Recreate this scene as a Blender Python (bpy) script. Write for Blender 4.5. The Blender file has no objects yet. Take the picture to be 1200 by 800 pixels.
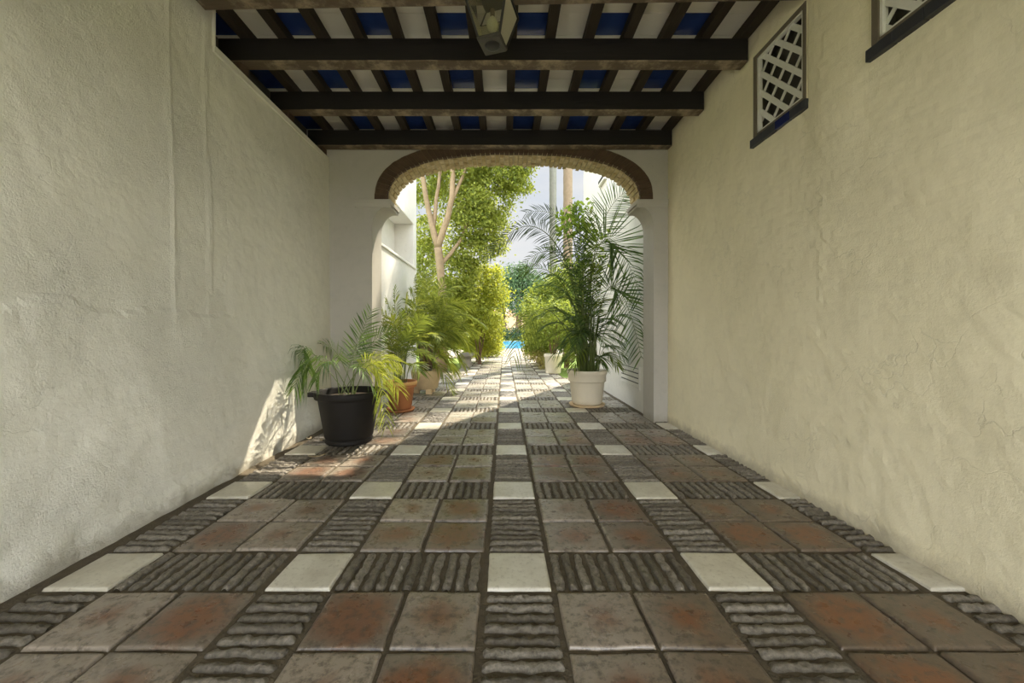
import bpy, math, random
import numpy as np
from mathutils import Vector, Matrix, noise
from mathutils.geometry import tessellate_polygon

random.seed(7); rng = np.random.default_rng(7)
C = bpy.context.scene.collection
F, CX, CY, H = 466.0, 591.0, 388.0, 1.2      # focal length (px of a 1200 px frame), vanishing point, eye height

def at(px, py, Y):
    """point at depth Y that the photograph shows at px, py"""
    return Vector(((px-CX)/F*Y, Y, H+(CY-py)/F*Y))

# ------------------------------------------------------------------ objects
def mesh_obj(name, V, Fc, mats, parent=None, mi=None, smooth=False, uvs=None):
    me = bpy.data.meshes.new(name)
    me.from_pydata([tuple(v) for v in V], [], [tuple(f) for f in Fc])
    if not isinstance(mats, (list, tuple)): mats = [mats]
    for m in mats: me.materials.append(m)
    if mi is not None: me.polygons.foreach_set('material_index', np.array(mi, dtype=np.int32))
    if smooth: me.polygons.foreach_set('use_smooth', np.ones(len(me.polygons), dtype=bool))
    if uvs is not None:
        l = me.uv_layers.new(name='UVMap')
        l.data.foreach_set('uv', np.array(uvs, dtype=np.float32).ravel())
    me.update()
    o = bpy.data.objects.new(name, me); C.objects.link(o)
    if parent: o.parent = parent
    return o

def tag(o, label, cat, group=None, kind=None):
    o['label'] = label; o['category'] = cat
    if group: o['group'] = group
    if kind: o['kind'] = kind
    return o

def empty(name, loc, label, cat, group=None, rz=0, kind=None):
    o = bpy.data.objects.new(name, None); C.objects.link(o)
    o.location = loc; o.rotation_euler = (0, 0, rz); o.empty_display_size = .1
    return tag(o, label, cat, group, kind)

class MB:
    """collects shapes; build() links them as ONE mesh object"""
    def __init__(s): s.V = []; s.F = []; s.M = []
    def add(s, V, Fc, m=0):
        n = len(s.V); s.V += [tuple(v) for v in V]; s.F += [tuple(i+n for i in f) for f in Fc]; s.M += [m]*len(Fc)
    def box(s, a, b, m=0):
        x0, y0, z0 = a; x1, y1, z1 = b
        s.add([(x0,y0,z0),(x1,y0,z0),(x1,y1,z0),(x0,y1,z0),(x0,y0,z1),(x1,y0,z1),(x1,y1,z1),(x0,y1,z1)],
              [(3,2,1,0),(4,5,6,7),(0,1,5,4),(1,2,6,5),(2,3,7,6),(3,0,4,7)], m)
    def prism(s, ring, d, m=0):
        """ring of points pushed along d"""
        n = len(ring); d = Vector(d); A = [Vector(p) for p in ring]; B = [p+d for p in A]
        s.add(A+B, [tuple(range(n))[::-1], tuple(range(n, 2*n))]+[(i,(i+1)%n,n+(i+1)%n,n+i) for i in range(n)], m)
    def lathe(s, prof, n=40, c=(0,0,0), m=0):
        V = []; Fc = []; k = len(prof)
        for i in range(n):
            a = 2*math.pi*i/n
            for r, z in prof: V.append((c[0]+r*math.cos(a), c[1]+r*math.sin(a), c[2]+z))
        for i in range(n):
            j = (i+1) % n
            for q in range(k-1): Fc.append((i*k+q, j*k+q, j*k+q+1, i*k+q+1))
        s.add(V, Fc, m)
    def tube(s, pts, rad, n=6, m=0, cap=True):
        pts = [Vector(p) for p in pts]
        if not isinstance(rad, (list, tuple)): rad = [rad]*len(pts)
        V = []; Fc = []; up = None
        for i, p in enumerate(pts):
            t = (pts[min(i+1, len(pts)-1)]-pts[max(i-1, 0)]).normalized()
            if up is None: up = t.orthogonal().normalized()
            up = (up-t*up.dot(t)).normalized(); b = t.cross(up)
            for k in range(n):
                a = 2*math.pi*k/n; V.append(p+(up*math.cos(a)+b*math.sin(a))*rad[i])
        for i in range(len(pts)-1):
            for k in range(n): Fc.append((i*n+k, i*n+(k+1)%n, (i+1)*n+(k+1)%n, (i+1)*n+k))
        if cap: Fc += [tuple(range(n))[::-1], tuple(range(len(V)-n, len(V)))]
        s.add(V, Fc, m)
    def build(s, name, mats, parent=None, smooth=False, bevel=0, origin=None):
        if origin is not None:
            ox, oy, oz = origin; s.V = [(x-ox, y-oy, z-oz) for x, y, z in s.V]
        o = mesh_obj(name, s.V, s.F, mats, parent, s.M, smooth)
        if origin is not None and parent is None: o.location = origin
        if bevel:
            b = o.modifiers.new('Bevel', 'BEVEL'); b.width = bevel; b.segments = 2; b.limit_method = 'ANGLE'
        return o

# ------------------------------------------------------------------ materials
class NT:
    def __init__(s, name):
        s.m = bpy.data.materials.new(name); s.m.use_nodes = True; s.t = s.m.node_tree; s.t.nodes.clear()
        s.out = s.t.nodes.new('ShaderNodeOutputMaterial')
    def n(s, typ, **kw):
        o = s.t.nodes.new('ShaderNode'+typ)
        for k, v in kw.items():
            if k.startswith('_'): setattr(o, k[1:], v)
            else: s.set(o.inputs[k.replace('__', ' ')], v)
        return o
    def set(s, inp, v):
        if isinstance(v, bpy.types.NodeSocket): s.t.links.new(v, inp)
        elif isinstance(v, tuple) and len(v) == 3 and inp.type == 'RGBA': inp.default_value = (*v, 1)
        else: inp.default_value = v
    def noise(s, vec, scale, detail=4, rough=.6, dist=0):
        o = s.n('TexNoise', Scale=scale, Detail=detail, Roughness=rough, Distortion=dist)
        if vec is not None: s.set(o.inputs['Vector'], vec)
        return o.outputs['Fac']
    def ramp(s, fac, stops):
        o = s.n('ValToRGB', Fac=fac); e = o.color_ramp.elements
        while len(e) < len(stops): e.new(.5)
        for el, (p, c) in zip(e, stops):
            el.position = p; el.color = (*(c if isinstance(c, tuple) else (c, c, c)), 1)
        return o.outputs['Color']
    def mix(s, f, a, b, typ='MIX'):
        o = s.n('Mix', _data_type='RGBA', _blend_type=typ)
        s.set(o.inputs[0], f); s.set(o.inputs[6], a); s.set(o.inputs[7], b); return o.outputs[2]
    def math(s, op, a, b=0., c=0.):
        o = s.n('Math', _operation=op); s.set(o.inputs[0], a); s.set(o.inputs[1], b); s.set(o.inputs[2], c); return o.outputs[0]
    def bump(s, h, strength=.5, dist=.01, prev=None):
        o = s.n('Bump', Height=h, Strength=strength, Distance=dist)
        if prev is not None: s.set(o.inputs['Normal'], prev)
        return o.outputs[0]
    def obj(s): return s.n('TexCoord').outputs['Object']
    def geo(s): return s.n('NewGeometry')
    def pbr(s, col, rough=.6, normal=None, spec=.5, **kw):
        b = s.n('BsdfPrincipled'); s.set(b.inputs['Base Color'], col); s.set(b.inputs['Roughness'], rough)
        s.set(b.inputs['Specular IOR Level'], spec)
        if normal is not None: s.set(b.inputs['Normal'], normal)
        for k, v in kw.items(): s.set(b.inputs[k.replace('__', ' ')], v)
        return b.outputs[0]
    def done(s, sh): s.t.links.new(sh, s.out.inputs['Surface']); return s.m

def plain(name, col, rough=.6, var=.15, scale=14, bump=.2, spec=.5, dist=.004, **kw):
    t = NT(name); v = t.obj(); f = t.noise(v, scale, 5)
    c = t.mix(f, tuple(x*(1-var) for x in col), tuple(min(1, x*(1+var)) for x in col))
    return t.done(t.pbr(c, rough, t.bump(t.noise(v, scale*3, 4), bump, dist), spec, **kw))

def plaster(name, col, coarse=1., dirt=True):
    t = NT(name); v = t.n('NewGeometry').outputs['Position']
    big = t.noise(v, 1.1, 5, .65); mid = t.noise(v, 9, 6, .65); fine = t.noise(v, 95, 4, .7)
    patch = t.ramp(t.noise(v, .9, 3, .5), [(.42, 0.), (.6, 1.)])
    stipple = t.math('MULTIPLY', fine, t.math('ADD', t.math('MULTIPLY', patch, .75), .25))
    c = t.mix(t.ramp(big, [(.3, 0.), (.75, 1.)]), tuple(x*.9 for x in col), col)
    c = t.mix(t.math('MULTIPLY', t.ramp(mid, [(.3, 1.), (.5, 0.)]), .22), c, tuple(x*.72 for x in col))
    if dirt:                                      # splashed dirt and lost paint just over the floor
        z = t.n('SeparateXYZ', Vector=v).outputs[2]
        d = t.math('SUBTRACT', t.math('MULTIPLY', t.noise(v, 7, 5, .7), .22), z)
        c = t.mix(t.ramp(d, [(0.0, 0.), (.1, .55)]), c, (.30, .26, .19))
    cr = t.n('TexVoronoi', _feature='DISTANCE_TO_EDGE', Scale=1.5)
    dv = t.n('VectorMath', _operation='ADD'); wob = t.n('TexNoise', Scale=3.2, Detail=6)
    t.set(wob.inputs['Vector'], v)
    t.set(dv.inputs[0], v); t.set(dv.inputs[1], wob.outputs['Color']); t.set(cr.inputs['Vector'], dv.outputs[0])
    crack = t.math('MULTIPLY', t.ramp(cr.outputs['Distance'], [(0., 1.), (.016, 0.)]), t.ramp(t.noise(v, 1.7, 2), [(.52, 0.), (.62, 1.)]))
    c = t.mix(t.math('MULTIPLY', crack, .12), c, (.33, .30, .24))
    n = t.bump(mid, .30*coarse, .02); n = t.bump(stipple, .8*coarse, .010, n); n = t.bump(t.math('SUBTRACT', 1., crack), .3, .005, n)
    return t.done(t.pbr(c, .88, n, .25))

def leafy(name, lo, hi, trans=.4, rough=.6, tcol=None):
    t = NT(name); r = t.geo().outputs['Random Per Island']
    c = t.ramp(r, [(0., lo), (.6, tuple((a+b)/2 for a, b in zip(lo, hi))), (1., hi)])
    p = t.pbr(c, rough, None, .3)
    tr = t.n('BsdfTranslucent'); t.set(tr.inputs['Color'], t.mix(.55, c, tcol or (min(1, hi[0]*1.35), min(1, hi[1]*1.25), hi[2]*.8)))
    m = t.n('MixShader', Fac=trans); t.set(m.inputs[1], p); t.set(m.inputs[2], tr.outputs[0])
    return t.done(m.outputs[0])

def wood(name, a, b, rough=.65, worn=None, stretch=(1, 14, 14), spec=.35):
    t = NT(name); v = t.obj(); mp = t.n('Mapping', Vector=v); mp.inputs['Scale'].default_value = stretch
    f = t.noise(mp.outputs[0], 3.2, 6, .65, .4)
    c = t.mix(f, a, b)
    if worn:
        w = t.ramp(t.noise(v, 2.6, 6, .75), [(.48, 0.), (.62, 1.)])
        c = t.mix(t.math('MULTIPLY', w, .85), c, worn)
    return t.done(t.pbr(c, rough, t.bump(f, .5, .006), spec))

M = {}
M['plaster_left'] = plaster('plaster_left', (.86, .83, .71), 1.25)
M['plaster_right'] = plaster('plaster_right', (.90, .815, .575), .5)
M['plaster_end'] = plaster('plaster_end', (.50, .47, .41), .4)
M['whitewash'] = plaster('whitewash', (.84, .81, .74), .8, False)
M['recess_shade'] = plain('recess_shade', (.10, .09, .07), .9)  # dark colour standing in for shade in the niche and loft
M['beam'] = wood('beam_wood', (.006, .0055, .005), (.018, .014, .010))
M['beam_under'] = wood('beam_lit_worn', (.07, .05, .032), (.15, .11, .07), .7, (.36, .29, .19))  # underside painted lighter for floor bounce, with worn patches
M['rafter'] = wood('rafter_wood', (.018, .014, .010), (.07, .052, .034), .7, None, (14, 1, 14))
M['roof_white'] = plain('roof_tile_white', (.94, .90, .80), .35, .07, 5)
M['roof_blue'] = plain('roof_tile_blue', (.030, .065, .24), .25, .3, 5)
M['roof_back'] = plain('roof_tile_back', (.35, .18, .10), .9)
M['lattice'] = plain('lattice_paint', (.74, .72, .64), .5)
M['frame_brown'] = plain('frame_brown', (.16, .13, .09), .7)
M['sill_dark'] = plain('sill_dark', (.035, .035, .04), .5)
M['sill_blue'] = plain('sill_blue', (.012, .02, .10), .25)
M['brick_dark'] = plain('brick_dark', (.085, .050, .028), .85, .55, 9, .6)
M['mortar_dark'] = plain('mortar_dark', (.12, .085, .05), .95)
def brick_tan():
    t = NT('brick_tan'); v = t.obj(); r = t.geo().outputs['Random Per Island']
    c = t.ramp(r, [(0., (.52, .40, .20)), (.5, (.62, .50, .28)), (1., (.72, .60, .38))])
    f = t.noise(v, 16, 6, .7); c = t.mix(t.ramp(f, [(.3, .55), (.6, 0.)]), c, (.30, .22, .11))
    return t.done(t.pbr(c, .85, t.bump(f, .8, .012), .3))
M['brick_tan'] = brick_tan()
M['mortar'] = plain('mortar', (.55, .47, .30), .95, .2, 20, .5)
M['iron'] = plain('iron', (.015, .014, .012), .45, .3, 20, .3)
M['worn_iron'] = plain('worn_iron', (.055, .05, .038), .5, .6, 60, .4)
def glass(name, milky):
    t = NT(name); g = t.n('BsdfGlossy', Roughness=.08); tr = t.n('BsdfTransparent', Color=(.80, .80, .72))
    fr = t.n('Fresnel', IOR=1.35); m = t.n('MixShader', Fac=fr.outputs[0]); t.set(m.inputs[1], tr.outputs[0]); t.set(m.inputs[2], g.outputs[0])
    d1 = t.n('BsdfDiffuse', Color=(.82, .79, .62)); d2 = t.n('BsdfTranslucent', Color=(.82, .79, .62)); du = t.n('MixShader', Fac=.5); t.set(du.inputs[1], d1.outputs[0]); t.set(du.inputs[2], d2.outputs[0])
    m2 = t.n('MixShader', Fac=milky); t.set(m2.inputs[1], m.outputs[0]); t.set(m2.inputs[2], du.outputs[0])   # pale mix put in for brightness seen through the clear glass
    return t.done(m2.outputs[0])
M['glass'], M['bright_pane'] = glass('lantern_glass', .05), glass('lantern_bright_pane', .7)
M['bulb'] = plain('bulb_glass', (.92, .88, .70), .3)
M['pot_black'] = plain('pot_black', (.012, .010, .008), .65, .3, 8, .2, .25)
M['terracotta'] = plain('terracotta', (.42, .17, .065), .75, .3, 6)
M['terracotta_pale'] = plain('terracotta_pale', (.62, .36, .14), .85, .2, 12)
M['pot_cream'] = plain('pot_cream', (.72, .54, .32), .85, .2, 9)
M['pot_white'] = plain('pot_white', (.80, .71, .54), .6, .1, 6)
M['soil'] = plain('soil', (.05, .035, .02), .95, .5, 40, .9, .3, .02)
M['stone'] = plain('stone', (.32, .28, .23), .85, .3, 12, .5)
M['bark'] = plain('bark', (.30, .215, .13), .85, .45, 6, .8, .3, .02)
M['bark_dark'] = plain('bark_dark', (.16, .10, .06), .9, .4, 7, .8, .3, .02)
M['palm_trunk_grey'] = plain('palm_trunk_grey', (.22, .21, .185), .9, .3, 9, .8)
M['palm_trunk_brown'] = plain('palm_trunk_brown', (.27, .195, .135), .9, .3, 9, .8)
M['cane'] = plain('cane', (.11, .14, .035), .5, .35, 10)
M['palm_black'] = leafy('palm_leaf_dusk', (.045, .095, .025), (.15, .24, .05), .35)
M['palm_lime'] = leafy('palm_leaf_lime', (.10, .15, .025), (.36, .40, .07), .42)
M['palm_mid'] = leafy('palm_leaf_mid', (.06, .11, .02), (.26, .32, .06), .42)
M['palm_dark'] = leafy('palm_leaf_dark', (.035, .075, .025), (.14, .22, .05), .35)
M['frond_backlit'] = leafy('frond_backlit', (.05, .07, .06), (.12, .16, .12), .25)  # fronds of the same palm, backlight painted in as grey
M['broad'] = leafy('broad_leaf', (.12, .22, .03), (.36, .48, .08), .45)
M['tree_leaf'] = leafy('tree_leaf', (.06, .10, .02), (.46, .50, .10), .45)
M['shrub_leaf'] = leafy('shrub_leaf', (.12, .17, .02), (.54, .56, .085), .42)
M['shrub_right'] = leafy('shrub_right_leaf', (.07, .12, .02), (.36, .42, .08), .42)
M['pine'] = leafy('pine_needles', (.045, .095, .04), (.15, .225, .095), .15)
M['hedge'] = leafy('hedge_leaf', (.03, .07, .035), (.08, .14, .06), .15)
M['ivy'] = leafy('dry_ivy', (.18, .15, .05), (.42, .36, .12), .35)
M['dry'] = plain('dry_leaf', (.45, .36, .22), .8)
M['house'] = plain('house_render', (.72, .48, .32), .9)
M['house_roof'] = plain('house_roof', (.45, .25, .16), .9)
M['window_dark'] = plain('window_dark', (.12, .10, .09), .3)
M['paving'] = plain('paving_stone', (.60, .55, .46), .9, .2, 3, .3)
M['deck'] = plain('deck_stone', (.27, .23, .17), .9, .2, 3, .3)
M['lawn'] = plain('lawn', (.17, .24, .05), .95, .4, 4, .8, .2, .03)
def water():
    t = NT('pool_water'); v = t.obj()
    return t.done(t.pbr((.05, .34, .58), .12, t.bump(t.noise(v, 2.5, 3), .3, .02)))
M['water'] = water()

# ---- floor materials
def m_terracotta_floor():
    t = NT('floor_terracotta'); p = t.geo().outputs['Position']; r = t.geo().outputs['Random Per Island']
    uv = t.n('TexCoord').outputs['UV']; s = t.n('VectorMath', _operation='DISTANCE'); t.set(s.inputs[0], uv); s.inputs[1].default_value = (.5, .5, 0)
    d = t.math('ADD', s.outputs['Value'], t.math('MULTIPLY', t.math('SUBTRACT', t.noise(p, 6, 5, .65), .5), .7))
    d = t.math('ADD', d, t.math('MULTIPLY', t.math('SUBTRACT', r, .5), .34))
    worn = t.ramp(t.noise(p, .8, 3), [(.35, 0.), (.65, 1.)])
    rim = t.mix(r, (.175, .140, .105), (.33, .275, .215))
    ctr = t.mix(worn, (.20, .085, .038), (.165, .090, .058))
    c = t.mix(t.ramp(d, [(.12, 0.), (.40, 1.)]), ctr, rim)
    xx = t.math('ADD', t.n('SeparateXYZ', Vector=p).outputs[0], t.math('MULTIPLY', t.noise(p, 1.6, 4), 1.2))      # browner right side: partly less trodden, partly without the glare painted in
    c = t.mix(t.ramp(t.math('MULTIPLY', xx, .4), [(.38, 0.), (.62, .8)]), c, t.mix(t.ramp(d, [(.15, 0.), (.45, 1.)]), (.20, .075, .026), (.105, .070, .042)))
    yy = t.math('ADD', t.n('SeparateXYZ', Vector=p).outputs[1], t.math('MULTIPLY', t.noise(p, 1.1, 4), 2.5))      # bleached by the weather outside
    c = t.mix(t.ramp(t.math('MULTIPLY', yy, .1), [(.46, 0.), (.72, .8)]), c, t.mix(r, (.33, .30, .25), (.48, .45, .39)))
    f = t.noise(p, 26, 6, .7); c = t.mix(t.ramp(f, [(.36, .75), (.52, 0.)]), c, (.055, .042, .030))
    lime = t.ramp(t.noise(p, 55, 5, .7), [(.64, 0.), (.72, .6)]); c = t.mix(lime, c, (.42, .38, .31))
    n = t.bump(f, .35, .006); n = t.bump(t.noise(p, 3.5, 3), .35, .012, n)
    rough = t.ramp(t.noise(p, 9, 4), [(.3, .22), (.75, .42)])
    return t.done(t.pbr(c, rough, n, .65))
def m_bars():
    t = NT('floor_ribs'); g = t.geo(); p = g.outputs['Position']; r = t.geo().outputs['Random Per Island']
    c = t.mix(r, (.145, .122, .088), (.31, .272, .215)); f = t.noise(p, 42, 6, .75)
    c = t.mix(t.ramp(f, [(.32, .85), (.58, 0.)]), c, (.05, .038, .026))
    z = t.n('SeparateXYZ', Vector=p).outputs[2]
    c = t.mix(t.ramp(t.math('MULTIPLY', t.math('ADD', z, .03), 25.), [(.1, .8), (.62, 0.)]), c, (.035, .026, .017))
    return t.done(t.pbr(c, .42, t.bump(f, .9, .014), .65))
def m_marble():
    t = NT('floor_white'); p = t.geo().outputs['Position']; r = t.geo().outputs['Random Per Island']
    c = t.mix(r, (.62, .58, .46), (.74, .71, .62)); f = t.noise(p, 5, 7, .7)
    c = t.mix(t.ramp(f, [(.3, .7), (.62, 0.)]), c, (.42, .37, .27))
    c = t.mix(t.ramp(t.noise(p, 40, 5, .7), [(.3, .5), (.45, 0.)]), c, (.30, .26, .19))
    return t.done(t.pbr(c, .3, t.bump(t.noise(p, 30, 4), .15, .003), .5))
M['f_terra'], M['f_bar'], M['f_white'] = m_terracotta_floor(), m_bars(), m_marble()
M['f_grout'] = plain('floor_grout', (.115, .092, .060), .9, .45, 30, .9, .3, .01)

# ------------------------------------------------------------------ room dimensions
XL, XR, YE, YB = -2.31, 2.17, 5.27, 5.67       # side walls, front and back face of the arch wall
Y0 = -1.9                                       # the passage opens to a courtyard behind the viewer
ZB, ZT, ZC = 3.59, 3.79, 3.875                  # underside and top of the beams, roof tiles

def fbm(x, y, z=0, o=5): return noise.fractal(Vector((x, y, z)), .9, 2.1, o)

# ------------------------------------------------------------------ floor
FV, FF, FM, FU = [], [], [], []
def fadd(V, Fc, m, uv):
    n = len(FV); FV.extend(V)
    for f in Fc:
        FF.append(tuple(i+n for i in f)); FM.append(m)
        for i in f: FU.append(uv[i])
def slab(x0, x1, y0, y1, m, k=4, amp=.003, seed=0.):
    """one worn tile: soft edges, slightly dished and tilted"""
    tx, ty, tz = (random.uniform(-.004, .004) for _ in range(3))
    j = .004; x0 += random.uniform(0, j); x1 -= random.uniform(0, j); y0 += random.uniform(0, j); y1 -= random.uniform(0, j)
    us = [0, .012, .03]+[i/(k-1)*.88+.06 for i in range(k)]+[.97, .988, 1]
    V, U = [], []
    for b in us:
        for a in us:
            e = min(a, b, 1-a, 1-b); x = x0+(x1-x0)*a; y = y0+(y1-y0)*b
            wob = .004*fbm(x*9, y*9, 3) if e == 0 else 0
            z = (-.016 if e == 0 else (-.004 if e < .02 else (-.001 if e < .04 else 0))) + tz*.6 + tx*(a-.5) + ty*(b-.5) + amp*fbm(x*4, y*4, seed)
            V.append((x+wob, y+wob, z)); U.append((a, b))
    n = len(us)
    fadd(V, [(r*n+c, r*n+c+1, (r+1)*n+c+1, (r+1)*n+c) for r in range(n-1) for c in range(n-1)], m, U)
def bar(x0, x1, y0, y1, along, k=9):
    """one rough rib of a tile set on edge"""
    V, U = [], []; prof = [(0, -.024), (.06, -.007), (.2, -.001), (.4, .002), (.6, .002), (.8, -.001), (.94, -.007), (1, -.024)]
    s = random.random()*50; dz = random.uniform(-.005, .003)
    for i in range(k):
        a = i/(k-1)
        for q, z in prof:
            if along == 'x': x, y = x0+(x1-x0)*a, y0+(y1-y0)*q
            else: x, y = x0+(x1-x0)*q, y0+(y1-y0)*a
            w = .010*fbm(x*16+s, y*16, s, 5); e = -.012 if i in (0, k-1) else 0
            if along == 'x': y += w
            else: x += w
            V.append((x, y, z+dz+e+.009*fbm(x*34, y*34+s, 9, 5))); U.append((a, q))
    n = len(prof)
    flip = along != 'x'
    Fc = [(r*n+c, (r+1)*n+c, (r+1)*n+c+1, r*n+c+1) for r in range(k-1) for c in range(n-1)]
    if flip: Fc = [f[::-1] for f in Fc]
    fadd(V, Fc, 1, U)

PX, PY, SX = 1.0375, 1.02, -.085               # repeat of the pattern and its first joint
def bounds(y): return (-2.20, 2.16) if y < 5.3 else ((-1.98, 2.03) if y < 10.2 else (-1.42, 1.50))
def clip(x0, x1, y):
    a, b = bounds(y); return max(x0, a), min(x1, b)
NB = 11
for j in range(-3, 17):
    ya = 1.853+PY*j                             # white row ya..ya+.312, then two rows of square tiles
    if ya > 18.3: break
    far = ya > 7
    for i in range(-3, 3):
        xa = SX+PX*i
        def put(x0, x1, y0, y1, m, seed):
            x0, x1 = clip(x0, x1, (y0+y1)/2)
            if x1-x0 > .05: slab(x0, x1, y0, y1, m, 2 if far else 5, .002 if m == 2 else .004, seed)
        put(xa, xa+.308, ya, ya+.312, 2, 1)
        for p in range(2):
            for q in range(2):
                x0 = xa+.326+p*.352; y0 = ya+.333+q*.342
                put(x0, x0+.338, y0, y0+.328, 0, 5)
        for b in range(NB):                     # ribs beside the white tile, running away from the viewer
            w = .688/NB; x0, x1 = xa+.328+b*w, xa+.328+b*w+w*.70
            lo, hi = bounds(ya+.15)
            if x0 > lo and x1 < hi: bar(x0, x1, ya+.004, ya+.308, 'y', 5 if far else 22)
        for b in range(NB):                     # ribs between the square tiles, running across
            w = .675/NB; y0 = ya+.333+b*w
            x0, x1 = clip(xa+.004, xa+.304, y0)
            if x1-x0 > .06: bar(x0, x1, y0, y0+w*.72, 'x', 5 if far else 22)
def gbox(x0, x1, y0, y1):
    nx, ny = max(2, int((x1-x0)/.12)), max(2, int((y1-y0)/.12)); V = []; U = []
    for b in range(ny+1):
        for a in range(nx+1):
            x, y = x0+(x1-x0)*a/nx, y0+(y1-y0)*b/ny
            V.append((x, y, -.015+.005*fbm(x*7, y*7, 2))); U.append((x, y))
    fadd(V, [(b*(nx+1)+a, b*(nx+1)+a+1, (b+1)*(nx+1)+a+1, (b+1)*(nx+1)+a) for b in range(ny) for a in range(nx)], 3, U)
gbox(-2.45, 2.3, Y0-.4, YB); gbox(-2.05, 2.1, YB, 10.2); gbox(-1.46, 1.54, 10.2, 18.4)
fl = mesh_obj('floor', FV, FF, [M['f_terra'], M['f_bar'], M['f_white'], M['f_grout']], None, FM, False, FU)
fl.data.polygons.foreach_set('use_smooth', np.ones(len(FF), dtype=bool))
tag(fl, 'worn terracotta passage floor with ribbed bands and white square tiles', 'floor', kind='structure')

# ------------------------------------------------------------------ side walls
def edges(lo, hi, step, extra=()):
    pts = sorted(set([lo, hi]+[e for e in extra if lo < e < hi])); out = [pts[0]]
    for a, b in zip(pts, pts[1:]):
        n = max(1, round((b-a)/step)); out += [a+(b-a)*(i+1)/n for i in range(n)]
    return out
def wall_grid(mb, X, sgn, ys, zs, hole, shape):
    """plastered face: a grid in Y,Z pushed in and out by shape(y, z)"""
    ids = {}; V = []; Fc = []
    for i, y in enumerate(ys):
        for k, z in enumerate(zs):
            ids[i, k] = len(V); V.append((X+sgn*shape(y, z), y, z))
    for i in range(len(ys)-1):
        for k in range(len(zs)-1):
            if hole((ys[i]+ys[i+1])/2, (zs[k]+zs[k+1])/2): continue
            f = (ids[i,k], ids[i+1,k], ids[i+1,k+1], ids[i,k+1]); Fc.append(f if sgn < 0 else f[::-1])
    mb.add(V, Fc, 0)
def sm(a, b, x):
    t = min(1, max(0, (x-a)/(b-a))); return t*t*(3-2*t)
def left_shape(y, z):
    s = .05*(1-sm(0, 1.5, z)) - .035*sm(1.2, 3.4, z)             # the foot of the wall swells out
    s += .016*fbm(y*.8, z*.8, 1) + .006*fbm(y*3, z*3, 2) + .0018*fbm(y*14, z*14, 4)
    e = 1.33+.07*fbm(y*2.2, 5)+.05*(y-2)*.3                      # ragged edge of an old coat of plaster
    s += .013*(1-sm(e-.02, e+.012, z))*sm(.2, .8, 3.9-y)
    for c, w in ((2.78, .02), (3.12, .025)):                      # two upright seams
        d = y-c-.03*fbm(z*2, c); s += .008*math.exp(-(d/w)**2)*sm(1.0, 1.6, z)
    s += .012*fbm(y*5, z*9, 7)*(1-sm(.05, .35, z))
    return s*(.25+.75*sm(0, .6, YE+.1-y))
mb = MB()
wall_grid(mb, XL, 1, edges(Y0, YE+.02, .03, (3.2,)), edges(-.02, 3.95, .03, (3.5,)), lambda y, z: y > 3.2 and z > 3.5, left_shape)
mb.box((-2.85, Y0, -.05), (XL-.075, YB, 3.5)); mb.box((-2.85, Y0, 3.5), (XL-.075, 3.2, 3.95))
mb.box((-2.75, 3.2, 3.499), (XL-.03, YE, 3.501)); mb.box((XL-.1, 3.19, 3.49), (XL-.012, 3.2, 3.95))
mb.box((XL-.09, 3.2, 3.45), (XL-.02, YE, 3.502))
mb.box((-2.85, 3.2, 3.5), (-2.62, YE, 3.95), 1)  # niche back painted dark in place of its shade
o = mb.build('wall_left', [M['plaster_left'], M['recess_shade']], smooth=False)
tag(o, 'left passage wall of rough, patched, greyish white plaster', 'wall', kind='structure')

WINS = [(2.85, 3.45, 2.86, 3.57), (1.72, 2.34, 2.86, 3.57)]     # y0, y1, z0, z1 of the two lattice openings
def right_shape(y, z):
    s = .035*(1-sm(0, .5, z))*.6 + .012*fbm(y*.9, z*.9, 21) + .005*fbm(y*4, z*4, 22) + .0018*fbm(y*15, z*15, 23)
    d = y-2.62-.04*fbm(z*2, 3); s += .02*(math.exp(-(d/.2)**4))*sm(2.0, 2.9, z)     # plaster pier between the windows
    d = y-2.70-.05*fbm(z*1.3, 8); s += .006*math.exp(-(d/.07)**2)*fbm(y*16, z*11, 31)*sm(.8, 1.3, z)
    for a, b, c, e in WINS:
        if a-.02 < y < b+.02 and c-.02 < z < e+.02: return .0
    return s*(.2+.8*sm(0, .5, YE+.1-y))
mb = MB()
wy = [v for w in WINS for v in w[:2]]
wall_grid(mb, XR, -1, edges(Y0, YE+.02, .03, wy), edges(-.02, 3.95, .03, (2.86, 3.57)),
          lambda y, z: any(a < y < b and c < z < e for a, b, c, e in WINS), right_shape)
xo, xi = XR+.42, XR+.03
mb.box((xi, Y0, -.05), (xo, YB, 2.86)); mb.box((xi, Y0, 3.57), (xo, YB, 3.95))
for a, b in ((Y0, 1.72), (2.34, 2.85), (3.45, YB)): mb.box((xi, a, 2.86), (xo, b, 3.57))
for a, b, c, e in WINS:                          # reveals, and a panel painted dark for the unlit loft
    for p, q in (((XR-.005, a-.01, c), (xi, a+.0, e)), ((XR-.005, b, c), (xi, b+.01, e))): mb.box(p, q)
    mb.box((XR-.005, a, e), (xi, b, e+.01)); mb.box((XR-.005, a, c-.01), (xi, b, c))
    mb.box((XR+.13, a-.001, c-.001), (XR+.15, b+.001, e+.001), 1)
    for p, q in (((XR+.028, a-.002, c), (XR+.14, a+.001, e)), ((XR+.028, b-.001, c), (XR+.14, b+.002, e)), ((XR+.028, a, e-.001), (XR+.14, b, e+.002)), ((XR+.028, a, c-.002), (XR+.14, b, c+.001))): mb.box(p, q, 1)
o = mb.build('wall_right', [M['plaster_right'], M['recess_shade']])
tag(o, 'right passage wall of smooth cream plaster with two lattice openings', 'wall', kind='structure')

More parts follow.
